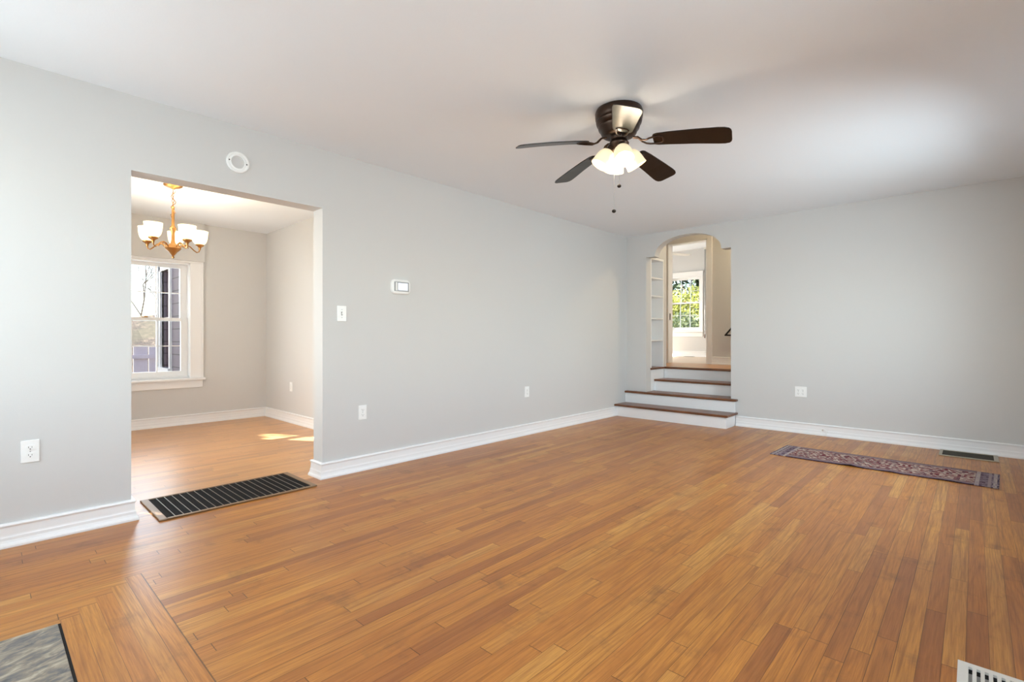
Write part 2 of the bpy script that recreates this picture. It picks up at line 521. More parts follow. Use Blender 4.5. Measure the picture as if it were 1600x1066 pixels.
# ------------------------------------------------------------------ room shell
XL, YB, XR, YN = -3.542, 6.15, 0.42, -0.80          # main room: left, back, right and near wall planes
HC = 2.44
TL = 0.145                                           # left wall thickness
XD, YD0, YD1 = -6.96, -0.22, 2.635                  # dining room: window wall, side walls
AY = 6.284                                           # back face of the arch wall
ZL = 0.632                                           # landing level
OY0, OY1, OZ = 0.598, 1.741, 2.008                   # opening to the dining room
YH = 7.80                                            # hall wall with the inner doorway
YF = 10.6                                            # far wall of the room beyond
XF0, XF1 = -6.5, -3.0                                # its side walls
ZF = 2.97                                            # its ceiling

def slab_wall(bm, fix, a, b, u0, u1, z0, z1, holes=()):
    """wall slab between planes a and b of axis fix ('x' or 'y'), spanning u and z, with rectangular holes (u0,u1,z0,z1)"""
    us = sorted({u0, u1, *[h[0] for h in holes], *[h[1] for h in holes]})
    zs = sorted({z0, z1, *[h[2] for h in holes], *[h[3] for h in holes]})
    us = [u for u in us if u0 <= u <= u1]; zs = [z for z in zs if z0 <= z <= z1]
    nu, nz = len(us) - 1, len(zs) - 1
    def solid(i, k):
        if i < 0 or k < 0 or i >= nu or k >= nz: return False
        cu, cz = (us[i] + us[i + 1]) / 2, (zs[k] + zs[k + 1]) / 2
        return not any(h[0] < cu < h[1] and h[2] < cz < h[3] for h in holes)
    def P(w, u, z):
        return (w, u, z) if fix == 'x' else (u, w, z)
    def quad(*ps):
        bm.faces.new([bm.verts.new(p) for p in ps])
    for i in range(nu):
        for k in range(nz):
            if not solid(i, k): continue
            U0, U1, Z0, Z1 = us[i], us[i + 1], zs[k], zs[k + 1]
            for w in (a, b):
                quad(P(w, U0, Z0), P(w, U1, Z0), P(w, U1, Z1), P(w, U0, Z1))
            if not solid(i - 1, k): quad(P(a, U0, Z0), P(b, U0, Z0), P(b, U0, Z1), P(a, U0, Z1))
            if not solid(i + 1, k): quad(P(a, U1, Z0), P(b, U1, Z0), P(b, U1, Z1), P(a, U1, Z1))
            if not solid(i, k - 1): quad(P(a, U0, Z0), P(a, U1, Z0), P(b, U1, Z0), P(b, U0, Z0))
            if not solid(i, k + 1): quad(P(a, U0, Z1), P(a, U1, Z1), P(b, U1, Z1), P(b, U0, Z1))

# floors
bm = BM(); box(bm, XL - TL / 2, XR + 0.2, YN - 0.2, AY, -0.12, 0.0)
struct('floor', bm, M_FLOOR)
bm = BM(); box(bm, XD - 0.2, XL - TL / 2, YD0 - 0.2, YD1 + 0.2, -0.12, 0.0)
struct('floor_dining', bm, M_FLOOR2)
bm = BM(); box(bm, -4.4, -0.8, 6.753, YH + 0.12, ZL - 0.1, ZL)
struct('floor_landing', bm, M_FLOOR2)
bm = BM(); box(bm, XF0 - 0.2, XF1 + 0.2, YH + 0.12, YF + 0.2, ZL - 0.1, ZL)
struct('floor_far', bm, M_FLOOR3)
# ceilings
bm = BM(); box(bm, XL - TL / 2, XR + 0.2, YN - 0.2, AY - 0.05, HC, HC + 0.12)
struct('ceiling', bm, M_CEIL)
bm = BM(); box(bm, XD - 0.2, XL - TL / 2, YD0 - 0.2, YD1 + 0.2, HC, HC + 0.12)
struct('ceiling_dining', bm, M_CEIL)
bm = BM(); box(bm, -4.4, -0.8, 6.2, YH + 0.06, ZF, ZF + 0.1)
box(bm, XF0 - 0.2, XF1 + 0.2, YH + 0.06, YF + 0.2, ZF, ZF + 0.1)
struct('ceiling_landing', bm, M_CEIL)
# walls
bm = BM(); slab_wall(bm, 'x', XL - TL, XL, YN - 0.2, AY, -0.05, HC + 0.05, [(OY0, OY1, -0.05, OZ)])
struct('wall_left', bm, M_WALL)

W2 = (3.30, 5.00, 0.75, 1.90); W3 = (0.10, 1.80, 0.75, 2.12)
bm = BM(); slab_wall(bm, 'x', XR, XR + 0.16, YN - 0.2, AY, -0.05, HC + 0.05, [W2, W3])
struct('wall_right', bm, M_WALL)
W4 = (-3.30, -2.20, 0.75, 2.12); W5 = (-0.75, 0.05, 0.75, 2.12)
bm = BM(); slab_wall(bm, 'y', YN - 0.16, YN, XL - TL, XR + 0.16, -0.05, HC + 0.05, [W4, W5])
struct('wall_near', bm, M_WALL)

# back wall with the shouldered arch
AX0, AX1, SZ = -3.25, -2.14, 2.13
CX, HW, RISE = -2.690, 0.437, 0.238
bm = BM()
slab_wall(bm, 'y', YB, AY, XL - TL, XR + 0.16, -0.05, 3.15,
          [(AX0, AX1, -0.05, SZ), (CX - HW, CX + HW, SZ, SZ + RISE)])
NA = 28
arc = []
for k in range(NA + 1):
    a = PI - PI * k / NA
    c_, s_ = math.cos(a), math.sin(a)
    e = 2 / 2.15
    arc.append((CX + HW * math.copysign(abs(c_) ** e, c_), SZ + RISE * abs(s_) ** e))
for k in range(NA):
    (xa, za), (xb, zb) = arc[k], arc[k + 1]
    for w in (YB, AY):
        bm.faces.new([bm.verts.new(p) for p in ((xa, w, za), (xb, w, zb), (xb, w, SZ + RISE), (xa, w, SZ + RISE))]) if max(za, zb) < SZ + RISE - 1e-5 else \
            (abs(za - zb) > 1e-6 and bm.faces.new([bm.verts.new(p) for p in ((xa, w, za), (xb, w, zb), ((xa if za < zb else xb), w, SZ + RISE))]))
    bm.faces.new([bm.verts.new(p) for p in ((xa, YB, za), (xb, YB, zb), (xb, AY, zb), (xa, AY, za))])
struct('wall_back', bm, M_WALL)

# dining room walls
WD = (0.86, 1.76, 0.56, 1.95)
bm = BM(); slab_wall(bm, 'x', XD - 0.16, XD, YD0 - 0.16, YD1 + 0.16, -0.05, HC + 0.05, [WD])
struct('wall_dining_far', bm, M_WALL)
bm = BM(); slab_wall(bm, 'y', YD1, YD1 + 0.16, XD, XL - TL, -0.05, HC + 0.05)
struct('wall_dining_right', bm, M_WALL)
W6 = (-5.35, -4.75, 0.60, 1.95)
bm = BM(); slab_wall(bm, 'y', YD0 - 0.16, YD0, XD, XL - TL, -0.05, HC + 0.05, [W6])
struct('wall_dining_left', bm, M_WALL)

# landing and the room beyond
DX0, DX1, DZ = -3.73, -3.066, 2.60
bm = BM(); slab_wall(bm, 'y', YH, YH + 0.12, XF0 - 0.16, -0.8, ZL - 0.1, ZF + 0.1, [(DX0, DX1, ZL - 0.1, DZ)])
struct('wall_landing', bm, M_WALL)
bm = BM(); slab_wall(bm, 'x', -0.96, -0.80, AY, YH, ZL - 0.7, ZF + 0.1)
struct('wall_landing_right', bm, M_WALL)
bm = BM(); slab_wall(bm, 'x', -4.4, -4.28, AY, YH, ZL - 0.7, ZF + 0.1)
struct('wall_landing_left', bm, M_WALL)
bm = BM(); box(bm, AX1, AX1 + 0.12, AY, 6.66, -0.05, ZF + 0.05)
box(bm, AX1 + 0.12, -0.8, 6.58, 6.70, -0.05, ZL + 0.0)
struct('wall_stair_right', bm, M_WALL)
W7 = (-5.07, -4.33, 1.19, 2.39)
bm = BM(); slab_wall(bm, 'y', YF, YF + 0.16, XF0 - 0.16, XF1 + 0.16, ZL - 0.1, ZF + 0.1, [W7])
struct('wall_far', bm, M_WALL)
W8 = (8.6, 9.9, 1.20, 1.92)
bm = BM(); slab_wall(bm, 'x', XF0 - 0.16, XF0, YH + 0.12, YF, ZL - 0.1, ZF + 0.1, [W8])
struct('wall_far_left', bm, M_WALL)
bm = BM(); slab_wall(bm, 'x', XF1, XF1 + 0.16, YH + 0.12, YF, ZL - 0.1, ZF + 0.1)
struct('wall_far_right', bm, M_WALL)

# ------------------------------------------------------------------ baseboards
PROF = [(0.0, 0.0), (0.031, 0.0), (0.031, 0.010), (0.028, 0.018), (0.023, 0.026), (0.0205, 0.036), (0.0195, 0.050),
        (0.0170, 0.056), (0.0160, 0.062), (0.0145, 0.094), (0.0150, 0.100), (0.0185, 0.104), (0.0200, 0.109), (0.0185, 0.114), (0.0140, 0.118), (0.0, 0.118)]
def baseboard(name, path, z=0.0, sc=1.0):
    pts = [Vector((p[0], p[1])) for p in path]
    rings = []
    n = len(pts)
    for k in range(n):
        d0 = (pts[k] - pts[k - 1]).normalized() if k else None
        d1 = (pts[k + 1] - pts[k]).normalized() if k < n - 1 else None
        r0 = Vector((d0.y, -d0.x)) if d0 else None
        r1 = Vector((d1.y, -d1.x)) if d1 else None
        if r0 is None: m_ = r1
        elif r1 is None: m_ = r0
        else:
            m_ = (r0 + r1).normalized(); m_ = m_ / m_.dot(r0)
        rings.append([(pts[k].x + m_.x * o_, pts[k].y + m_.y * o_, z + h * sc) for o_, h in PROF])
    bm = BM(); skin(bm, rings)
    return struct(name, bm, M_TRIM)
baseboard('baseboard_left', [(XL, YN), (XL, OY0), (XL - TL, OY0), (XL - TL, YD0)])
baseboard('baseboard_opening', [(XL - TL, YD1), (XL - TL, OY1), (XL, OY1), (XL, 5.832)])
baseboard('baseboard_dining', [(XD, YD0), (XD, YD1), (XL - TL - 0.03, YD1)])
baseboard('baseboard_back', [(-2.078, YB), (XR, YB), (XR, YN)])
baseboard('baseboard_landing', [(-2.995, YH), (-0.96, YH)], ZL)
baseboard('baseboard_far', [(XF0, YH + 0.12), (XF0, YF), (XF1, YF), (XF1, YH + 0.12)], ZL, 1.05)

# ------------------------------------------------------------------ windows
def window(name, origin, ang, w, z0, z1, mid, cols=3, rows=2, depth=0.16, casing=0.105, pelmet=None, trim=True, bars=0.011, stile=0.038):
    """double-hung window. origin: middle of the opening on the room side of the wall; local +x to the right as seen from the room, +y outwards"""
    root = struct_root(name, (origin[0], origin[1], 0))
    root.rotation_euler = (0, 0, ang)
    h = w / 2
    bm = BM()       # jamb liner
    box(bm, -h, -h + 0.02, 0.0, depth, z0, z1); box(bm, h - 0.02, h, 0.0, depth, z0, z1)
    box(bm, -h, h, 0.0, depth, z1 - 0.02, z1); box(bm, -h, h, 0.03, depth + 0.03, z0 - 0.0, z0 + 0.025)
    obj('window_frame', bm, M_TRIM, root, local=True)
    if trim:
        bm = BM()
        ci = 0.005
        for s in (-1, 1):
            xs = sorted((s * (h + ci - 0.02), s * (h + casing)))
            box(bm, xs[0], xs[1], -0.020, 0.0, z0, z1 + 0.0)
            xs = sorted((s * (h + casing - 0.022), s * (h + casing)))
            box(bm, xs[0], xs[1], -0.030, -0.020, z0, z1 + 0.0)
        box(bm, -h - casing, h + casing, -0.022, 0.0, z1, z1 + 0.085)
        box(bm, -h - casing - 0.008, h + casing + 0.008, -0.034, 0.0, z1 + 0.075, z1 + 0.098)
        obj('window_casing', bm, M_TRIM, root, local=True, bevel=0.003)
        bm = BM()
        box(bm, -h - casing - 0.018, h + casing + 0.018, -0.060, 0.03, z0 - 0.028, z0)
        obj('window_sill', bm, M_TRIM, root, local=True, bevel=0.006)
        bm = BM()
        box(bm, -h - casing + 0.005, h + casing - 0.005, -0.020, 0.0, z0 - 0.118, z0 - 0.028)
        obj('window_apron', bm, M_TRIM, root, local=True, bevel=0.004)
    def sash(za, zb, yy, bot, top):
        bm = BM()
        xi = h - 0.02
        box(bm, -xi, -xi + stile, yy, yy + 0.035, za, zb); box(bm, xi - stile, xi, yy, yy + 0.035, za, zb)
        box(bm, -xi + stile, xi - stile, yy, yy + 0.035, za, za + bot); box(bm, -xi + stile, xi - stile, yy, yy + 0.035, zb - top, zb)
        gw = 2 * (xi - stile)
        for c in range(1, cols):
            x_ = -gw / 2 + gw * c / cols
            box(bm, x_ - bars / 2, x_ + bars / 2, yy + 0.004, yy + 0.031, za + bot, zb - top)
        gh = (zb - top) - (za + bot)
        for r_ in range(1, rows):
            z_ = za + bot + gh * r_ / rows
            box(bm, -gw / 2, gw / 2, yy + 0.005, yy + 0.030, z_ - bars / 2, z_ + bars / 2)
        s_ = obj('sash', bm, M_TRIM, root, local=True)
        bm = BM()
        vs_ = [bm.verts.new(p) for p in ((-gw / 2, yy + 0.018, za + bot), (gw / 2, yy + 0.018, za + bot), (gw / 2, yy + 0.018, zb - top), (-gw / 2, yy + 0.018, zb - top))]
        bm.faces.new(vs_)
        obj('pane', bm, M_GLASS, s_, local=True)
    sash(z0 + 0.02, mid + 0.02, depth * 0.45, 0.065, 0.035)
    sash(mid - 0.02, z1 - 0.018, depth * 0.45 + 0.038, 0.035, 0.045)
    bm = BM()           # sash lock on the meeting rail
    box(bm, -0.03, 0.03, depth * 0.45 - 0.012, depth * 0.45 + 0.012, mid + 0.018, mid + 0.028)
    box(bm, -0.008, 0.026, depth * 0.45 - 0.02, depth * 0.45 + 0.002, mid + 0.028, mid + 0.036)
    obj('sash_lock', bm, M_BRASS, root, local=True)
    if pelmet:
        bm = BM(); box(bm, -h - casing - 0.012, h + casing + 0.012, -0.045, 0.0, pelmet[0], pelmet[1])
        obj('pelmet', bm, M_WALL, root, local=True)
    return root
window('window_1', (XD, 1.31), R(90), 0.90, 0.56, 1.95, 1.264, casing=0.125, pelmet=(1.972, HC), depth=0.16, stile=0.07)
def side(n, wv, org, ang): window(n, org, ang, wv[1] - wv[0], wv[2], wv[3], (wv[2] + wv[3]) / 2)
side('window_2', W2, (XR, 4.15), R(-90))
side('window_3', W3, (XR, 0.95), R(-90))
side('window_4', W4, (-2.75, YN), R(180))
side('window_5', W5, (-0.35, YN), R(180))
side('window_6', W6, (-5.05, YD0), R(180))
window('window_7', (-4.70, YF), 0.0, 0.74, 1.19, 2.39, 1.815, casing=0.07, stile=0.022, bars=0.008)
side('window_8', W8, (XF0, 9.25), R(90))

# ------------------------------------------------------------------ inner doorway
root = struct_root('door_1', ((DX0 + DX1) / 2, YH, ZL))
bm = BM()
for a, b in ((DX0 - 0.085, DX0), (DX1, DX1 + 0.072)):
    box(bm, a, b, YH - 0.02, YH, ZL, DZ + 0.085)
box(bm, DX0, DX1, YH - 0.02, YH, DZ, DZ + 0.085)
obj('door_casing', bm, M_TRIM, root, bevel=0.004)
bm = BM()
box(bm, DX0, DX0 + 0.018, YH - 0.02, YH + 0.14, ZL, DZ); box(bm, DX1 - 0.018, DX1, YH - 0.02, YH + 0.14, ZL, DZ)
box(bm, DX0, DX1, YH - 0.02, YH + 0.14, DZ - 0.018, DZ)
obj('door_jamb', bm, M_TRIM, root)
bm = BM()
box(bm, DX0 + 0.018, DX0 + 0.022, YH + 0.03, YH + 0.06, 1.34, 1.45)
obj('strike_plate', bm, M_BRONZE, root)

# ------------------------------------------------------------------ staircase
ZS = [0.158, 0.316, 0.474, ZL]
YS = [5.836, 6.108, 6.395, 6.692]
stairs = thing('staircase', 'four white risers with dark wood treads climbing through the arched opening', 'stairs', (-2.69, 5.836, 0))
XS = [(XL, -2.085), (XL, -2.085), (AX0, AX1), (AX0, AX1)]
for k in range(4):
    x0, x1 = XS[k]
    zb = 0.0 if k == 0 else ZS[k - 1]
    yb = YS[k] + 0.02
    bm = BM()
    if k == 0:
        box(bm, x0 + 0.001, x1, YS[0], YB, 0, ZS[0] - 0.026)
    elif k == 1:
        box(bm, x0 + 0.001, x1, YS[1], YB, zb, ZS[1] - 0.026)
        box(bm, AX0, AX1, YB, YS[2], 0.0, ZS[1] - 0.026)
    else:
        box(bm, x0, x1, YS[k], (YS[k + 1] if k < 3 else YS[k] + 0.06), 0.0, ZS[k] - 0.026)
    obj('riser', bm, M_TRIM, stairs)
    bm = BM()
    ov = 0.028
    if k < 2:
        box(bm, x0 + 0.001, x1 + ov, YS[k] - ov, YB - 0.0005, ZS[k] - 0.026, ZS[k])
        if k == 1: box(bm, AX0 + 0.001, AX1 - 0.001, YB - 0.0005, YS[2], ZS[1] - 0.026, ZS[1])
    elif k == 2:
        box(bm, x0 + 0.001, x1 - 0.001, YS[k] - ov, YS[3], ZS[k] - 0.026, ZS[k])
    else:
        box(bm, x0 + 0.001, x1 - 0.001, YS[k] - ov, YS[k] + 0.06, ZS[k] - 0.026, ZS[k] + 0.0015)
    obj('tread', bm, M_TREAD, stairs, bevel=0.009, seg=3)

# ------------------------------------------------------------------ built-in bookcase in the left reveal
bk = thing('bookcase', 'white built-in bookcase recessed beside the steps under the arch', 'bookcase', (-3.38, 6.47, 0.474))
bx0, by0, by1, bz0, bz1 = -3.49, AY, 6.667, ZL, SZ
bm = BM(); box(bm, bx0, bx0 + 0.012, by0, by1, bz0, bz1); obj('back_panel', bm, M_TRIM, bk)
for ya, yb in ((by0, by0 + 0.018), (by1 - 0.018, by1)):
    bm = BM(); box(bm, bx0 + 0.012, AX0, ya, yb, bz0, bz1); obj('side_panel', bm, M_TRIM, bk)
bm = BM(); box(bm, bx0, AX0, by0, by1, bz1, bz1 + 0.03); obj('top_panel', bm, M_TRIM, bk)
bm = BM(); box(bm, bx0, AX0, by0, by1, 0.316, bz0 - 0.026); obj('base_panel', bm, M_TRIM, bk)
bm = BM(); box(bm, bx0, AX0 + 0.018, by0 - 0.015, by1, bz0 - 0.026, bz0); obj('base_shelf', bm, M_TREAD, bk, bevel=0.006)
for zz in (1.019, 1.323, 1.634, 1.885):
    bm = BM(); box(bm, bx0 + 0.012, AX0 - 0.004, by0 + 0.018, by1 - 0.018, zz - 0.02, zz); obj('shelf', bm, M_TRIM, bk, bevel=0.002)
# wall between the bookcase and the landing
bm = BM(); box(bm, -4.28, AX0, by1, 6.75, -0.05, ZF + 0.05)
box(bm, -4.28, bx0 - 0.001, AY, by1, -0.05, ZF + 0.05); box(bm, bx0 - 0.001, AX0, AY, by1, bz1 + 0.031, ZF + 0.05)
struct('wall_stair_left', bm, M_WALL)

# ------------------------------------------------------------------ ceiling fan
FX, FY = -1.598, 2.678
CF = Vector((-math.sin(R(42.96)), math.cos(R(42.96)), 0)); CR = Vector((math.cos(R(42.96)), math.sin(R(42.96)), 0))
def dirv(deg): return CR * math.cos(R(deg)) + CF * math.sin(R(deg))
fan = thing('ceiling_fan', 'dark bronze five-blade ceiling fan with three lit tulip shades', 'ceiling fan', (FX, FY, HC))
bm = BM()
lathe(bm, [(0.02, -0.168), (0.080, -0.164), (0.098, -0.156), (0.106, -0.146), (0.110, -0.132), (0.122, -0.118), (0.126, -0.104), (0.121, -0.098), (0.134, -0.088),
           (0.139, -0.070), (0.135, -0.062), (0.142, -0.054), (0.145, -0.020), (0.140, -0.008), (0.137, 0.0)], 40)
obj('motor_housing', bm, M_BRONZE, fan, True, local=True)
bm = BM()
lathe(bm, [(0.010, -0.258), (0.032, -0.255), (0.044, -0.244), (0.048, -0.228), (0.058, -0.218), (0.062, -0.204), (0.054, -0.194), (0.048, -0.180), (0.054, -0.166)], 32)
obj('light_fitter', bm, M_BRONZE, fan, True, local=True)
ZBL = -0.212
def blade_bm():
    bm = BM()
    sects = [(0.205, 0.040), (0.212, 0.050), (0.23, 0.057), (0.30, 0.062), (0.45, 0.070), (0.565, 0.0765), (0.60, 0.0755), (0.622, 0.068), (0.632, 0.055), (0.636, 0.036)]
    rings = []
    for r_, hw in sects:
        zc = -0.056 * max(0.0, (r_ - 0.2) / 0.44) ** 1.35
        rings.append([(r_, -hw, zc - 0.003), (r_, 0, zc - 0.003), (r_, hw, zc - 0.003), (r_, hw, zc + 0.003), (r_, 0, zc + 0.003), (r_, -hw, zc + 0.003)])
    skin(bm, rings)
    return bm
def iron_bm():
    bm = BM()
    for s in (-1, 1):
        tube(bm, [(0.085, 0.004 * s, 0.036), (0.115, 0.006 * s, 0.030), (0.14, 0.010 * s, 0.004), (0.165, 0.018 * s, -0.007), (0.185, 0.028 * s, -0.0065), (0.215, 0.034 * s, -0.0065), (0.245, 0.034 * s, -0.0065), (0.262, 0.022 * s, -0.0065), (0.265, 0.0, -0.0065)], 0.0055, 8)
    box(bm, 0.248, 0.285, -0.03, 0.03, -0.008, -0.003)
    return bm
P_ = 13.5
for k, a in enumerate((-97, -25, 47, 119, 191)):
    d = dirv(a)
    yaw = math.atan2(d.y, d.x)
    b = obj('blade', blade_bm(), M_BLADE, fan, local=True, bevel=0.0015)
    b.location = (0, 0, ZBL)
    b.rotation_euler = (R(-P_), 0, yaw)
    ir = obj('blade_iron', iron_bm(), M_BRONZE, b, True, local=True)
def bell(bm, base, axis, L, r0, r1, th=0.003, n=28):
    """tulip shade: from its neck along axis to a flared open rim, with thickness"""
    prof = [(0.0, 0.0), (0.10, 0.45), (0.25, 0.72), (0.45, 0.88), (0.68, 0.96), (0.86, 1.0), (1.0, 1.06)]
    outer = [(r0 + (r1 - r0) * f, t * L) for t, f in prof]
    inner = [(max(r - th, 0.004), h + (th if h < 0.01 else 0)) for r, h in reversed(outer)]
    lathe(bm, outer + inner, n, base, axis, cap=False)
shade_pts = []
for a in (-86, 4, 94, 184):
    d = dirv(a)
    neck = d * 0.046 + Vector((0, 0, -0.228))
    ax = (d * 0.52 + Vector((0, 0, -0.854))).normalized()
    bm = BM(); bell(bm, neck + ax * 0.024, ax, 0.108, 0.020, 0.060)
    lamp('bulb_light', fan, neck + ax * 0.125, 0.05, (1.0, 0.80, 0.55), 0.012)
    s = obj('lamp_shade', bm, M_SHADE, fan, True, local=True)
    bm = BM(); lathe(bm, [(0.013, -0.03), (0.020, -0.005), (0.024, 0.010), (0.0245, 0.026), (0.021, 0.030)], 20, neck, ax)
    obj('socket', bm, M_BRONZE, s, True, local=True)
    bm = BM(); lathe(bm, [(0.010, 0.030), (0.013, 0.045), (0.022, 0.062), (0.024, 0.074), (0.017, 0.090), (0.004, 0.096)], 16, neck, ax)
    obj('bulb', bm, M_BULB, s, True, local=True)
lamp('fan_light', fan, (0, 0, -0.33), 16.0, (1.0, 0.86, 0.68), 0.085)
for off, zend in ((-0.036, 1.815), (-0.004, 1.968)):
    q = CR * off + CF * -0.028
    bm = BM(); tube(bm, [q + Vector((0, 0, -0.245)), q + Vector((0, 0, zend - HC + 0.01))], 0.0012, 6)
    ch = obj('pull_chain', bm, M_GREYMET, fan, True, local=True)
    bm = BM(); ball(bm, q + Vector((0, 0, zend - HC)), 0.0125, 10, 0.85)
    obj('chain_knob', bm, M_KNOB, ch, True, local=True)

# ------------------------------------------------------------------ dining chandelier
HXY = Vector((-5.35, 1.21))
ch = thing('chandelier', 'brass five-arm chandelier with lit glass cups in the dining room', 'chandelier', (HXY.x, HXY.y, HC))
bm = BM(); lathe(bm, [(0.012, -0.040), (0.020, -0.034), (0.050, -0.026), (0.072, -0.014), (0.076, -0.006), (0.074, 0.0)], 32)
obj('canopy', bm, M_BRASS, ch, True, local=True)
bm = BM()
z = -0.043
for k in range(5):      # chain links, alternately turned
    c = Vector((0, 0, z - 0.016)); tt = (k % 2) * PI / 2
    pts = [c + Vector((0.008 * math.cos(u) * math.cos(tt), 0.008 * math.cos(u) * math.sin(tt), 0.018 * math.sin(u))) for u in [2 * PI * i / 14 for i in range(14)]]
    tube(bm, pts, 0.0022, 6, True)
    z -= 0.029
obj('chain', bm, M_BRASS, ch, True, local=True)
bm = BM()
cd = [Vector((0.0, 0, -0.04)) + CR * (0.004 + 0.016 * math.sin(k * 1.1)) + CF * 0.01 * math.cos(k * 0.9) + Vector((0, 0, -0.0165 * k)) for k in range(14)]
cd += [Vector((0, 0, -0.27)) - CR * 0.022, Vector((0, 0, -0.30)) - CR * 0.012, Vector((0, 0, -0.29))]
tube(bm, cd, 0.003, 6)
obj('cord', bm, M_BRASS, ch, True, local=True)
bm = BM()
lathe(bm, [(0.004, -0.672), (0.010, -0.668), (0.012, -0.660), (0.006, -0.650), (0.012, -0.642), (0.022, -0.630), (0.032, -0.614), (0.052, -0.596), (0.060, -0.586), (0.066, -0.580), (0.062, -0.572), (0.050, -0.566),
           (0.046, -0.555), (0.032, -0.545), (0.018, -0.530), (0.013, -0.50), (0.013, -0.44), (0.018, -0.425), (0.024, -0.405), (0.027, -0.395), (0.018, -0.380), (0.012, -0.365), (0.011, -0.21), (0.015, -0.203), (0.008, -0.196), (0.004, -0.186)], 28)
obj('column', bm, M_BRASS, ch, True, local=True)
for k in range(5):
    a = -98 + 72 * k
    d = dirv(a)
    RR = 0.212
    ctl = [(0.045, -0.575), (0.075, -0.545), (0.105, -0.535), (0.135, -0.548), (0.165, -0.578), (0.188, -0.594), (0.206, -0.586), (RR, -0.566), (RR, -0.552)]
    bm = BM(); tube(bm, [d * r_ + Vector((0, 0, z_)) for r_, z_ in ctl], 0.0055, 8)
    tube(bm, [d * (0.098 + 0.022 * math.cos(u)) + Vector((0, 0, -0.566 + 0.022 * math.sin(u))) for u in [PI * i / 8 for i in range(9)]], 0.004, 6)
    arm = obj('arm', bm, M_BRASS, ch, True, local=True)
    cx_ = d * RR
    bm = BM(); lathe(bm, [(0.006, -0.572), (0.010, -0.560), (0.012, -0.548), (0.020, -0.538), (0.034, -0.530), (0.037, -0.522), (0.034, -0.517)], 20, cx_)
    obj('cup', bm, M_BRASS, arm, True, local=True)
    bm = BM(); bell(bm, cx_ + Vector((0, 0, -0.518)), (0, 0, 1), 0.125, 0.028, 0.068)
    s = obj('glass_shade', bm, M_SHADE2, ch, True, local=True)
    lamp('bulb_light', ch, cx_ + Vector((0, 0, -0.385)), 2.8, (1.0, 0.84, 0.60), 0.03)
    bm = BM(); lathe(bm, [(0.012, -0.515), (0.013, -0.49), (0.024, -0.465), (0.027, -0.448), (0.018, -0.428), (0.004, -0.42)], 14, cx_)
    obj('bulb', bm, M_BULB, s, True, local=True)

# ------------------------------------------------------------------ wall plates
def outlet(label, loc, ang, gangs=1, group='wall outlets'):
    """plate in local x-z plane, facing local -y"""
    t = thing('wall_outlet', label, 'outlet', loc, group)
    t.rotation_euler = (0, 0, ang)
    w = 0.070 + 0.046 * (gangs - 1)
    bm = BM(); box(bm, -w / 2, w / 2, -0.006, 0.0, -0.057, 0.057)
    obj('plate', bm, M_PLATE, t, local=True, bevel=0.003)
    for gi in range(gangs):
        gx = (gi - (gangs - 1) / 2) * 0.046
        for s in (-1, 1):
            zc = s * 0.0195
            bm = BM()
            poly = []
            for k in range(24):
                u = 2 * PI * k / 24
                poly.append((gx + 0.0172 * math.cos(u), max(-0.0125, min(0.0125, 0.0172 * math.sin(u)))))
            a = [bm.verts.new((x_, -0.0062, zc + z_)) for x_, z_ in poly]; b_ = [bm.verts.new((x_, -0.0085, zc + z_)) for x_, z_ in poly]
            bm.faces.new(a); bm.faces.new(list(reversed(b_)))
            for i in range(24): bm.faces.new((a[i], a[(i + 1) % 24], b_[(i + 1) % 24], b_[i]))
            rc = obj('receptacle', bm, M_PLATE, t, local=True)
            bm = BM()
            box(bm, gx - 0.0075, gx - 0.0055, -0.0089, -0.008, zc - 0.002, zc + 0.0065)
            box(bm, gx + 0.0055, gx + 0.0072, -0.0089, -0.008, zc - 0.002, zc + 0.0055)
            lathe(bm, [(0.0026, 0.0), (0.0026, 0.0009)], 10, (gx, -0.008, zc - 0.0075), (0, -1, 0))
            obj('slots', bm, M_DARKSLOT, rc, local=True)
        bm = BM(); lathe(bm, [(0.0028, 0.0), (0.0026, 0.0012), (0.001, 0.0016)], 10, (gx, -0.006, 0), (0, -1, 0))
        obj('screw', bm, M_SCREW, t, local=True)
    return t
AL = R(90)       # plate on the left wall facing +x
outlet('white wall outlet on the grey wall left of the dining room opening', (XL, 0.181, 0.464), AL)
outlet('white wall outlet just right of the dining room opening, below the light switch', (XL, 2.068, 0.456), AL)
outlet('small white wall outlet far along the left wall near the steps', (XL, 4.037, 0.462), AL)
outlet('double white wall outlet on the back wall right of the steps', (-1.397, YB, 0.452), 0.0, 2)
outlet('white wall outlet seen through the opening on the dining room side wall', (-6.18, YD1, 0.44), 0.0)

t = thing('light_switch', 'white toggle light switch beside the dining room opening', 'switch', (XL, 1.892, 1.230)); t.rotation_euler = (0, 0, AL)
bm = BM(); box(bm, -0.038, 0.038, -0.006, 0, -0.060, 0.060); obj('plate', bm, M_PLATE, t, local=True, bevel=0.003)
bm = BM(); box(bm, -0.006, 0.006, -0.0068, -0.005, -0.013, 0.013); obj('toggle_slot', bm, M_DARKSLOT, t, local=True)
bm = BM(); skin(bm, [[(-0.0045, -0.006, -0.010), (0.0045, -0.006, -0.010), (0.0045, -0.006, 0.006), (-0.0045, -0.006, 0.006)],
                     [(-0.004, -0.017, 0.002), (0.004, -0.017, 0.002), (0.004, -0.017, 0.010), (-0.004, -0.017, 0.010)]])
obj('toggle', bm, M_PLATE, t, local=True)
for s in (-1, 1):
    bm = BM(); lathe(bm, [(0.003, 0), (0.0026, 0.0012), (0.001, 0.0016)], 10, (0, -0.006, s * 0.030), (0, -1, 0)); obj('screw', bm, M_SCREW, t, local=True)

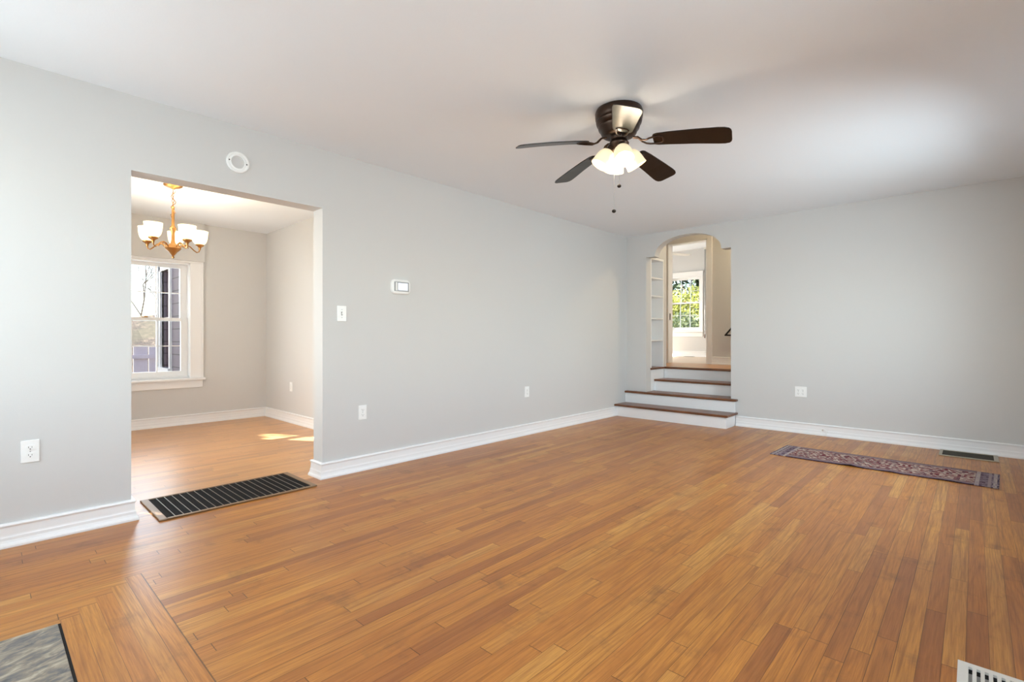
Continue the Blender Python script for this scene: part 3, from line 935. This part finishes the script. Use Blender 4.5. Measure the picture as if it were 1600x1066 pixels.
t = thing('thermostat', 'white rounded thermostat with a pale display on the left wall', 'thermostat', (XL, 2.420, 1.473)); t.rotation_euler = (0, 0, AL)
def rrect(w, h, r, n=6):
    out = []
    for cx_, cz_, a0 in ((w / 2 - r, h / 2 - r, 0), (-w / 2 + r, h / 2 - r, 90), (-w / 2 + r, -h / 2 + r, 180), (w / 2 - r, -h / 2 + r, 270)):
        for k in range(n + 1):
            u = R(a0 + 90 * k / n); out.append((cx_ + r * math.cos(u), cz_ + r * math.sin(u)))
    return out
def plate_loft(bm, specs):
    skin(bm, [[(x_, y_, z_) for x_, z_ in rrect(w, h, r)] for w, h, r, y_ in specs])
bm = BM(); plate_loft(bm, [(0.186, 0.122, 0.035, 0.0), (0.186, 0.122, 0.035, -0.014), (0.180, 0.116, 0.034, -0.020), (0.166, 0.102, 0.03, -0.023)])
obj('body', bm, M_PLATE, t, True, local=True)
bm = BM(); plate_loft(bm, [(0.146, 0.080, 0.006, -0.020), (0.146, 0.080, 0.006, -0.0255)]); obj('bezel', bm, M_GREYMET, t, local=True)
bm = BM(); box(bm, -0.058, -0.046, -0.0262, -0.025, -0.034, 0.034); obj('button_strip', bm, M_PLATE, t, local=True)
bm = BM(); plate_loft(bm, [(0.096, 0.060, 0.004, -0.025), (0.096, 0.060, 0.004, -0.0268)])
so = obj('display', bm, M_SCREEN, t, local=True); so.location.x = 0.012

t = thing('mounting_ring', 'round white detector mounting ring above the dining room opening', 'mounting ring', (XL, 1.161, 2.197)); t.rotation_euler = (0, 0, AL)
bm = BM(); lathe(bm, [(0.041, 0.0), (0.070, 0.0), (0.070, 0.004), (0.067, 0.009), (0.058, 0.0095), (0.056, 0.007), (0.048, 0.0075), (0.044, 0.010), (0.041, 0.009), (0.041, 0.0)], 40, (0, 0, 0), (0, -1, 0), cap=False)
obj('ring', bm, M_PLATE, t, True, local=True)
for s in (-1, 1):
    bm = BM(); lathe(bm, [(0.0045, 0.0), (0.0045, 0.009), (0.002, 0.0095)], 10, (s * 0.053, 0, 0.004 * -s), (0, -1, 0)); obj('screw', bm, M_DARKSLOT, t, local=True)

# ------------------------------------------------------------------ floor return grate in the opening
GX0, GX1, GY0, GY1 = -3.885, -3.385, 0.700, 1.625
gr = thing('floor_grate', 'large black floor return grate lying in the dining room opening', 'floor grate', ((GX0 + GX1) / 2, (GY0 + GY1) / 2, 0.0))
bm = BM()
fw = 0.03
box(bm, GX0, GX1, GY0, GY0 + 0.04, 0.0005, 0.010); box(bm, GX0, GX1, GY1 - 0.035, GY1, 0.0005, 0.010)
box(bm, GX0, GX0 + 0.012, GY0 + 0.04, GY1 - 0.035, 0.0005, 0.010); box(bm, GX1 - 0.022, GX1, GY0 + 0.04, GY1 - 0.035, 0.0005, 0.010)
obj('frame', bm, M_GRATEFRAME, gr, bevel=0.003)
gx0, gx1, gy0, gy1 = GX0 + 0.012, GX1 - 0.022, GY0 + 0.04, GY1 - 0.035
bm = BM(); box(bm, gx0, gx1, gy0, gy1, 0.0005, 0.0015); obj('duct_liner', bm, M_DUCT, gr)
bm = BM()
n = 30
for k in range(n):
    xx = gx0 + (gx1 - gx0) * (k + 0.5) / n
    box(bm, xx - 0.0032, xx + 0.0032, gy0, gy1, 0.0015, 0.0065)
obj('lattice', bm, M_GRATE, gr)
n = 19
for k in range(n):
    yy = gy0 + (gy1 - gy0) * (k + 1) / (n + 1)
    bm = BM(); box(bm, gx0, gx1, yy - 0.0017, yy + 0.0017, 0.0015, 0.0080)
    obj('bar', bm, M_GRATEBAR, gr)

# ------------------------------------------------------------------ registers
t = thing('floor_register', 'bronze floor register against the back wall baseboard behind the runner rug', 'floor register', (-0.045, 5.965, 0))
bm = BM()
x0, x1, y0, y1 = -0.236, 0.150, 5.818, 6.112
box(bm, x0, x1, y0, y0 + 0.022, 0.0005, 0.008); box(bm, x0, x1, y1 - 0.022, y1, 0.0005, 0.008)
box(bm, x0, x0 + 0.022, y0 + 0.022, y1 - 0.022, 0.0005, 0.008); box(bm, x1 - 0.03, x1, y0 + 0.022, y1 - 0.022, 0.0005, 0.008)
obj('frame', bm, M_REG, t, bevel=0.002)
bm = BM(); box(bm, x0 + 0.022, x1 - 0.03, y0 + 0.022, y1 - 0.022, 0.0005, 0.001); obj('duct_liner', bm, M_DUCT, t)
for k in range(14):
    yy = y0 + 0.03 + (y1 - y0 - 0.06) * k / 13
    bm = BM(); box(bm, x0 + 0.022, x1 - 0.03, yy - 0.0035, yy + 0.0035, 0.001, 0.005); obj('louver', bm, M_REGDARK, t)

t = thing('floor_register', 'white floor register with dark slots nearest the camera at the lower right', 'floor register', (0.11, 2.06, 0))
x0, x1, y0, y1 = -0.040, 0.270, 1.98, 2.150
bm = BM()
sy0, sy1 = y0 + 0.026, y1 - 0.024
slots = [x0 + 0.030 + 0.0185 * k for k in range(14)]
box(bm, x0, x1, y0, sy0, 0.0005, 0.009); box(bm, x0, x1, sy1, y1, 0.0005, 0.009)
box(bm, x0, slots[0] - 0.0045, sy0, sy1, 0.0005, 0.009); box(bm, slots[-1] + 0.0045, x1, sy0, sy1, 0.0005, 0.009)
obj('frame', bm, M_WHITEMET, t)
for k in range(13):
    bm = BM(); box(bm, slots[k] + 0.0045, slots[k + 1] - 0.0045, sy0, sy1, 0.002, 0.0088); obj('louver', bm, M_WHITEMET, t)
bm = BM(); box(bm, x0 + 0.02, x1 - 0.02, sy0, sy1, 0.0005, 0.0010); obj('duct_liner', bm, M_DUCT, t)
bm = BM(); box(bm, x0 + 0.02, x1 - 0.02, sy0, sy1 - 0.03, 0.0010, 0.0020); obj('damper', bm, M_GREYMET, t)

t = thing('floor_register', 'tiny dark floor register by the far wall of the bright room beyond the steps', 'floor register', (-4.53, 10.50, ZL))
bm = BM(); box(bm, -4.64, -4.42, 10.46, 10.55, ZL + 0.0005, ZL + 0.006); obj('frame', bm, M_REG, t, bevel=0.001)
for k in range(9):
    bm = BM(); box(bm, -4.625 + 0.022 * k, -4.613 + 0.022 * k, 10.472, 10.538, ZL + 0.006, ZL + 0.0075); obj('louver', bm, M_DUCT, t)

# ------------------------------------------------------------------ runner rug
RL, RW = 1.470, 0.495
rx, ry = -0.603, 5.065
bm = BM()
nx, ny = 100, 30
grid = []
for i in range(nx + 1):
    row = []
    for j in range(ny + 1):
        x = -RL / 2 + RL * i / nx; y = -RW / 2 + RW * j / ny
        lift = 0.0
        for cx_, wd_, hh in ((-0.13, 0.055, 0.010), (0.13, 0.045, 0.006), (0.45, 0.06, 0.003)):
            lift += hh * math.exp(-((x - cx_) / wd_) ** 2) * max(0.0, 1 - (y + RW / 2) / 0.16)
        lift += 0.0008 * math.sin(x * 9) * math.cos(y * 11)
        row.append((x, y + 0.004 * math.sin(x * 4.1), 0.006 + max(lift, -0.001)))
    grid.append(row)
top = [[bm.verts.new(p) for p in r_] for r_ in grid]
bot = [[bm.verts.new((p[0], p[1], p[2] - 0.005)) for p in r_] for r_ in grid]
for i in range(nx):
    for j in range(ny):
        bm.faces.new((top[i][j], top[i + 1][j], top[i + 1][j + 1], top[i][j + 1]))
        bm.faces.new((bot[i][j], bot[i][j + 1], bot[i + 1][j + 1], bot[i + 1][j]))
for i in range(nx):
    bm.faces.new((top[i][0], bot[i][0], bot[i + 1][0], top[i + 1][0])); bm.faces.new((top[i][ny], top[i + 1][ny], bot[i + 1][ny], bot[i][ny]))
for j in range(ny):
    bm.faces.new((top[0][j], top[0][j + 1], bot[0][j + 1], bot[0][j])); bm.faces.new((top[nx][j], bot[nx][j], bot[nx][j + 1], top[nx][j + 1]))
rug = obj('runner_rug', bm, rug_mat(RL, RW), smooth=True)
rug.location = (rx, ry, 0.0005); rug.rotation_euler = (0, 0, R(-2.0))
tag(rug, 'worn red and navy patterned runner rug on the wood floor by the back wall', 'rug')

# ------------------------------------------------------------------ hearth slab
t = thing('hearth', 'grey veined marble hearth slab set in the floor at the lower left', 'hearth', (-1.6, -0.3, 0))
bm = BM(); box(bm, -2.441, -0.76, YN, 0.197, 0.0004, 0.006); obj('slab', bm, M_HEARTH, t, bevel=0.002)
bm = BM(); box(bm, -2.446, -0.755, 0.197, 0.2055, 0.0003, 0.0012); obj('gap', bm, M_GAP, t)

# ------------------------------------------------------------------ small things
t = thing('cable_stub', 'small white cable stub poking from the back wall baseboard', 'cable', (-1.165, YB - 0.02, 0.055))
bm = BM(); lathe(bm, [(0.010, 0.0), (0.010, 0.004), (0.006, 0.007)], 14, (-1.185, YB - 0.017, 0.062), (0, -1, 0)); obj('grommet', bm, M_PLATE, t, True)
bm = BM(); tube(bm, [(-1.185, YB - 0.018, 0.062), (-1.183, YB - 0.035, 0.070), (-1.170, YB - 0.045, 0.078), (-1.152, YB - 0.046, 0.066), (-1.147, YB - 0.046, 0.035), (-1.146, YB - 0.050, 0.006)], 0.0035, 8); obj('cable', bm, M_PLATE, t, True)

t = thing('handrail', 'black metal handrail on the hall wall right of the inner doorway', 'handrail', (-2.4, YH - 0.06, 1.09))
yy = YH - 0.06
bm = BM(); tube(bm, [(-2.775, yy, 1.085), (-2.64, yy, 1.245), (-2.0, yy, 2.0)], 0.013, 10); obj('rail', bm, M_BLACK, t, True)
bm = BM(); tube(bm, [(-2.785, yy, 1.085), (-2.56, yy, 1.080), (-2.54, yy + 0.01, 1.080), (-2.53, yy + 0.05, 1.080)], 0.012, 10); obj('return_bar', bm, M_BLACK, t, True)
bm = BM(); lathe(bm, [(0.03, 0), (0.03, 0.006)], 16, (-2.53, YH, 1.080), (0, -1, 0)); obj('wall_flange', bm, M_BLACK, t, True)
bm = BM(); lathe(bm, [(0.03, 0), (0.03, 0.006)], 16, (-2.05, YH, 1.95), (0, -1, 0))
tube(bm, [(-2.05, YH, 1.95), (-2.05, yy, 1.945)], 0.008, 8); obj('wall_bracket', bm, M_BLACK, t, True)

t = thing('blind_wand', 'slim pale blind wand hanging right of the window beyond the steps', 'blind wand', (-4.205, YF - 0.05, ZF))
bm = BM(); tube(bm, [(-4.205, YF - 0.05, ZF - 0.03), (-4.205, YF - 0.05, 1.12)], 0.011, 8); obj('rod', bm, M_GREYMET, t, True)
bm = BM(); tube(bm, [(-4.205, YF - 0.05, 1.14), (-4.212, YF - 0.052, 1.04)], [0.010, 0.014], 8); obj('tip', bm, M_BRONZE, t, True)
bm = BM(); box(bm, -4.225, -4.185, YF - 0.07, YF - 0.03, ZF - 0.035, ZF); obj('ceiling_bracket', bm, M_WHITEMET, t)

f2 = thing('ceiling_fan', 'white ceiling fan half hidden in the bright room beyond the arch', 'ceiling fan', (-4.445, 9.2, ZF))
bm = BM(); lathe(bm, [(0.03, -0.36), (0.085, -0.34), (0.10, -0.30), (0.10, -0.24), (0.06, -0.21), (0.015, -0.20), (0.015, -0.06), (0.06, -0.04), (0.065, 0.0)], 28); obj('motor_housing', bm, M_WHITEMET, f2, True, local=True)
bm = BM(); lathe(bm, [(0.008, -0.43), (0.04, -0.42), (0.07, -0.395), (0.08, -0.365), (0.05, -0.355)], 24); obj('light_cap', bm, M_GREYMET, f2, True, local=True)
for k in range(3):
    bm = BM()
    skin(bm, [[(r_, -w_, -0.003), (r_, w_, -0.003), (r_, w_, 0.003), (r_, -w_, 0.003)] for r_, w_ in ((0.09, 0.03), (0.16, 0.05), (0.5, 0.062), (0.56, 0.05))])
    b = obj('blade', bm, M_WHITEMET, f2, local=True); b.location = (0, 0, -0.27); b.rotation_euler = (R(-10), 0, R(60 + 120 * k))

# hall ceiling lamp (above the landing, throws the warm light on the hall wall)
t = thing('ceiling_lamp', 'small round flush ceiling lamp over the landing', 'ceiling lamp', (-1.9, 7.2, ZF))
bm = BM(); lathe(bm, [(0.10, -0.02), (0.11, 0.0)], 28); obj('base', bm, M_BRASS, t, True, local=True)
bm = BM(); lathe(bm, [(0.01, -0.09), (0.06, -0.08), (0.095, -0.05), (0.10, -0.02)], 28); obj('glass_shade', bm, glow('lit_hall_glass', (1.0, 0.80, 0.50, 1), 130.0), t, True, local=True)

# ------------------------------------------------------------------ outdoors
ZG = -0.35
bm = BM(); box(bm, -45, -7.2, -30, 12, ZG - 0.1, ZG); box(bm, -45, 25, 10.9, 45, ZG - 0.1, ZG + 0.001)
struct('ground', bm, M_GROUND)

def leaf_cloud(bm, rng, c, rad, n, size, shell=0.55):
    for _ in range(n):
        while True:
            p = Vector((rng.uniform(-1, 1), rng.uniform(-1, 1), rng.uniform(-1, 1)))
            if shell < p.length < 1: break
        p = Vector(c) + Vector((p.x * rad[0], p.y * rad[1], p.z * rad[2]))
        a = Vector((rng.gauss(0, 1), rng.gauss(0, 1), rng.gauss(0, 1))).normalized()
        b = a.orthogonal().normalized(); q = Matrix.Rotation(rng.uniform(0, 6.28), 3, a); b = q @ b; c2 = a.cross(b)
        s = size * rng.uniform(0.6, 1.3)
        v = [bm.verts.new(p + b * s), bm.verts.new(p + c2 * s * 0.45), bm.verts.new(p - b * s), bm.verts.new(p - c2 * s * 0.45)]
        bm.faces.new(v)

def obj_raw(name, bm, m, parent):
    me = bpy.data.meshes.new(name); bm.to_mesh(me); bm.free(); me.materials.append(m)
    o = bpy.data.objects.new(name, me); C.objects.link(o); o.parent = parent
    me.transform(Matrix.Translation(-parent.location))
    return o

def plant(name, label, cat, base, blobs, m, n, size, seed, trunk=None, group=None):
    rng = random.Random(seed)
    t = thing(name, label, cat, base, group)
    bm = BM()
    for c, rad in blobs:
        leaf_cloud(bm, rng, c, rad, n, size)
    obj_raw('foliage', bm, m, t)
    bm = BM()
    bx_, by_, bz_ = base
    for c, rad in blobs:
        tube(bm, [(bx_, by_, bz_), ((bx_ + c[0]) / 2, (by_ + c[1]) / 2, bz_ + (c[2] - bz_) * 0.6), c], [trunk or 0.05, (trunk or 0.05) * 0.7, 0.015], 8)
    obj_raw('trunk', bm, M_BARK, t)
    return t
# beyond the far window
plant('shrub', 'grey-green shrub low in the window beyond the steps', 'shrub', (-5.6, 13.2, ZG), [((-5.9, 13.2, 0.7), (1.0, 0.8, 1.05)), ((-4.9, 13.4, 0.6), (0.9, 0.7, 0.95))], M_LEAFMID, 2600, 0.07, 1)
plant('tree', 'sunlit yellow-green tree filling the window beyond the steps', 'tree', (-6.4, 15.5, ZG), [((-6.6, 15.5, 1.55), (1.7, 1.1, 1.15)), ((-5.2, 15.8, 1.55), (1.4, 1.0, 1.15)), ((-7.6, 15.8, 1.3), (1.2, 1.0, 1.1))], M_LEAFLIT, 3200, 0.08, 2, 0.1)
plant('tree', 'dark evergreen tree behind the sunlit one outside the far window', 'tree', (-8.0, 21.0, ZG), [((-9.5, 21, 3.6), (3.0, 1.4, 3.6)), ((-6.6, 21.3, 4.2), (2.6, 1.4, 3.6))], M_LEAFDARK, 6500, 0.15, 3, 0.2)

# beyond the dining room window: the side wing of the house, a fence and bare trees
wing = thing('house_wing', 'grey lap-sided house wing outside the dining room window', 'house', (-8.4, 2.2, ZG))
bm = BM(); slab_wall(bm, 'y', 2.0, 2.2, -9.62, -7.13, ZG, 3.0, [(-9.50, -8.98, 0.58, 2.10)]); obj('siding', bm, M_SIDING, wing)
bm = BM()
box(bm, -9.56, -9.50, 1.97, 2.02, 0.52, 2.18); box(bm, -8.98, -8.90, 1.97, 2.02, 0.52, 2.18)
box(bm, -9.56, -8.90, 1.97, 2.02, 2.10, 2.18); box(bm, -9.58, -8.88, 1.94, 2.02, 0.50, 0.58); box(bm, -9.50, -8.98, 2.03, 2.06, 1.32, 1.37)
obj('window_trim', bm, M_TRIM, wing)
bm = BM(); box(bm, -9.50, -8.98, 2.06, 2.07, 0.58, 2.10); obj('pane', bm, M_PANE2, wing)
bm = BM(); box(bm, -9.64, -9.60, 1.96, 2.2, ZG, 3.0); obj('corner_board', bm, M_TRIM, wing)
bm = BM(); box(bm, -9.95, -7.13, 1.55, 2.6, 3.0, 3.12); obj('eave', bm, M_TRIM, wing)

fence = thing('fence', 'weathered grey board fence outside the dining room window', 'fence', (-12.4, 2.6, ZG))
for k in range(16):
    bm = BM(); y_ = 0.6 + 0.255 * k; box(bm, -12.42, -12.40, y_, y_ + 0.235, ZG, 0.86 + 0.012 * math.sin(k * 2.3)); obj('board', bm, M_FENCE, fence)
bm = BM(); box(bm, -12.40, -12.36, 0.6, 4.7, 0.62, 0.70); box(bm, -12.40, -12.36, 0.6, 4.7, -0.15, -0.07); obj('rail', bm, M_FENCE, fence)

def bare_tree(label, base, h, seed):
    rng = random.Random(seed)
    t = thing('bare_tree', label, 'tree', base, 'bare trees beyond the fence')
    bm = BM()
    def grow(p, d, L, r_, lv):
        q = p + d * L
        tube(bm, [p, (p + q) / 2 + Vector((rng.gauss(0, .04), rng.gauss(0, .04), 0)) * L, q], [r_, r_ * 0.85, r_ * 0.68], 6)
        if lv == 0: return
        for _ in range(3 if lv > 1 else 4):
            e = (d + Vector((rng.uniform(-.8, .8), rng.uniform(-.8, .8), rng.uniform(-.1, .5)))).normalized()
            grow(q, e, L * rng.uniform(0.6, 0.8), r_ * 0.6, lv - 1)
    grow(Vector(base), Vector((0, 0, 1)), h, 0.07, 5)
    obj_raw('branches', bm, M_BARK, t)
bare_tree('thin bare tree rising behind the leafy bank outside the dining room window', (-33.0, 6.0, ZG), 2.6, 11)
bare_tree('thin bare tree farther back, left of the other outside the dining room window', (-40.0, 9.0, ZG), 2.8, 12)
# leaf-covered bank behind the fence
bm = BM()
skin(bm, [[(-14.0, y_, ZG), (-19.0, y_, 1.75 + 0.12 * math.sin(y_ * 1.7)), (-24.0, y_, 1.9 + 0.1 * math.sin(y_)), (-24.0, y_, ZG - 0.1), (-14.0, y_, ZG - 0.1)] for y_ in [-4 + 0.8 * k for k in range(22)]])
struct('ground_bank', bm, M_GROUND)
# unseen roof slabs, added to trim the sun entering the two dining windows
bm = BM(); box(bm, -7.95, XD - 0.16, YD0 - 0.1, 1.95, 2.52, 2.66)
struct('sun_blocker_eave', bm, M_TRIM)
bm = BM(); box(bm, XD - 0.2, XL - TL, YD0 - 0.86, YD0 - 0.16, 2.02, 2.14)
struct('sun_blocker_porch', bm, M_TRIM)
# unseen evergreens added as sun blockers, for the wing and the dining window
plant('tree', 'unseen tall evergreen tree added to shade the house wing', 'tree', (-12.7, -0.6, ZG),
      [((-12.7, -0.6, 4.2), (2.0, 1.05, 1.6))], M_LEAFDARK, 9000, 0.12, 8, 0.14)
plant('tree', 'unseen broad evergreen tree added to block low sun from the dining room window', 'tree', (-9.6, -0.75, ZG),
      [((-9.6, -0.75, 1.82), (0.9, 0.85, 1.0)), ((-9.6, -0.7, 0.8), (1.0, 1.0, 1.1))], M_LEAFDARK, 4500, 0.09, 7, 0.10)
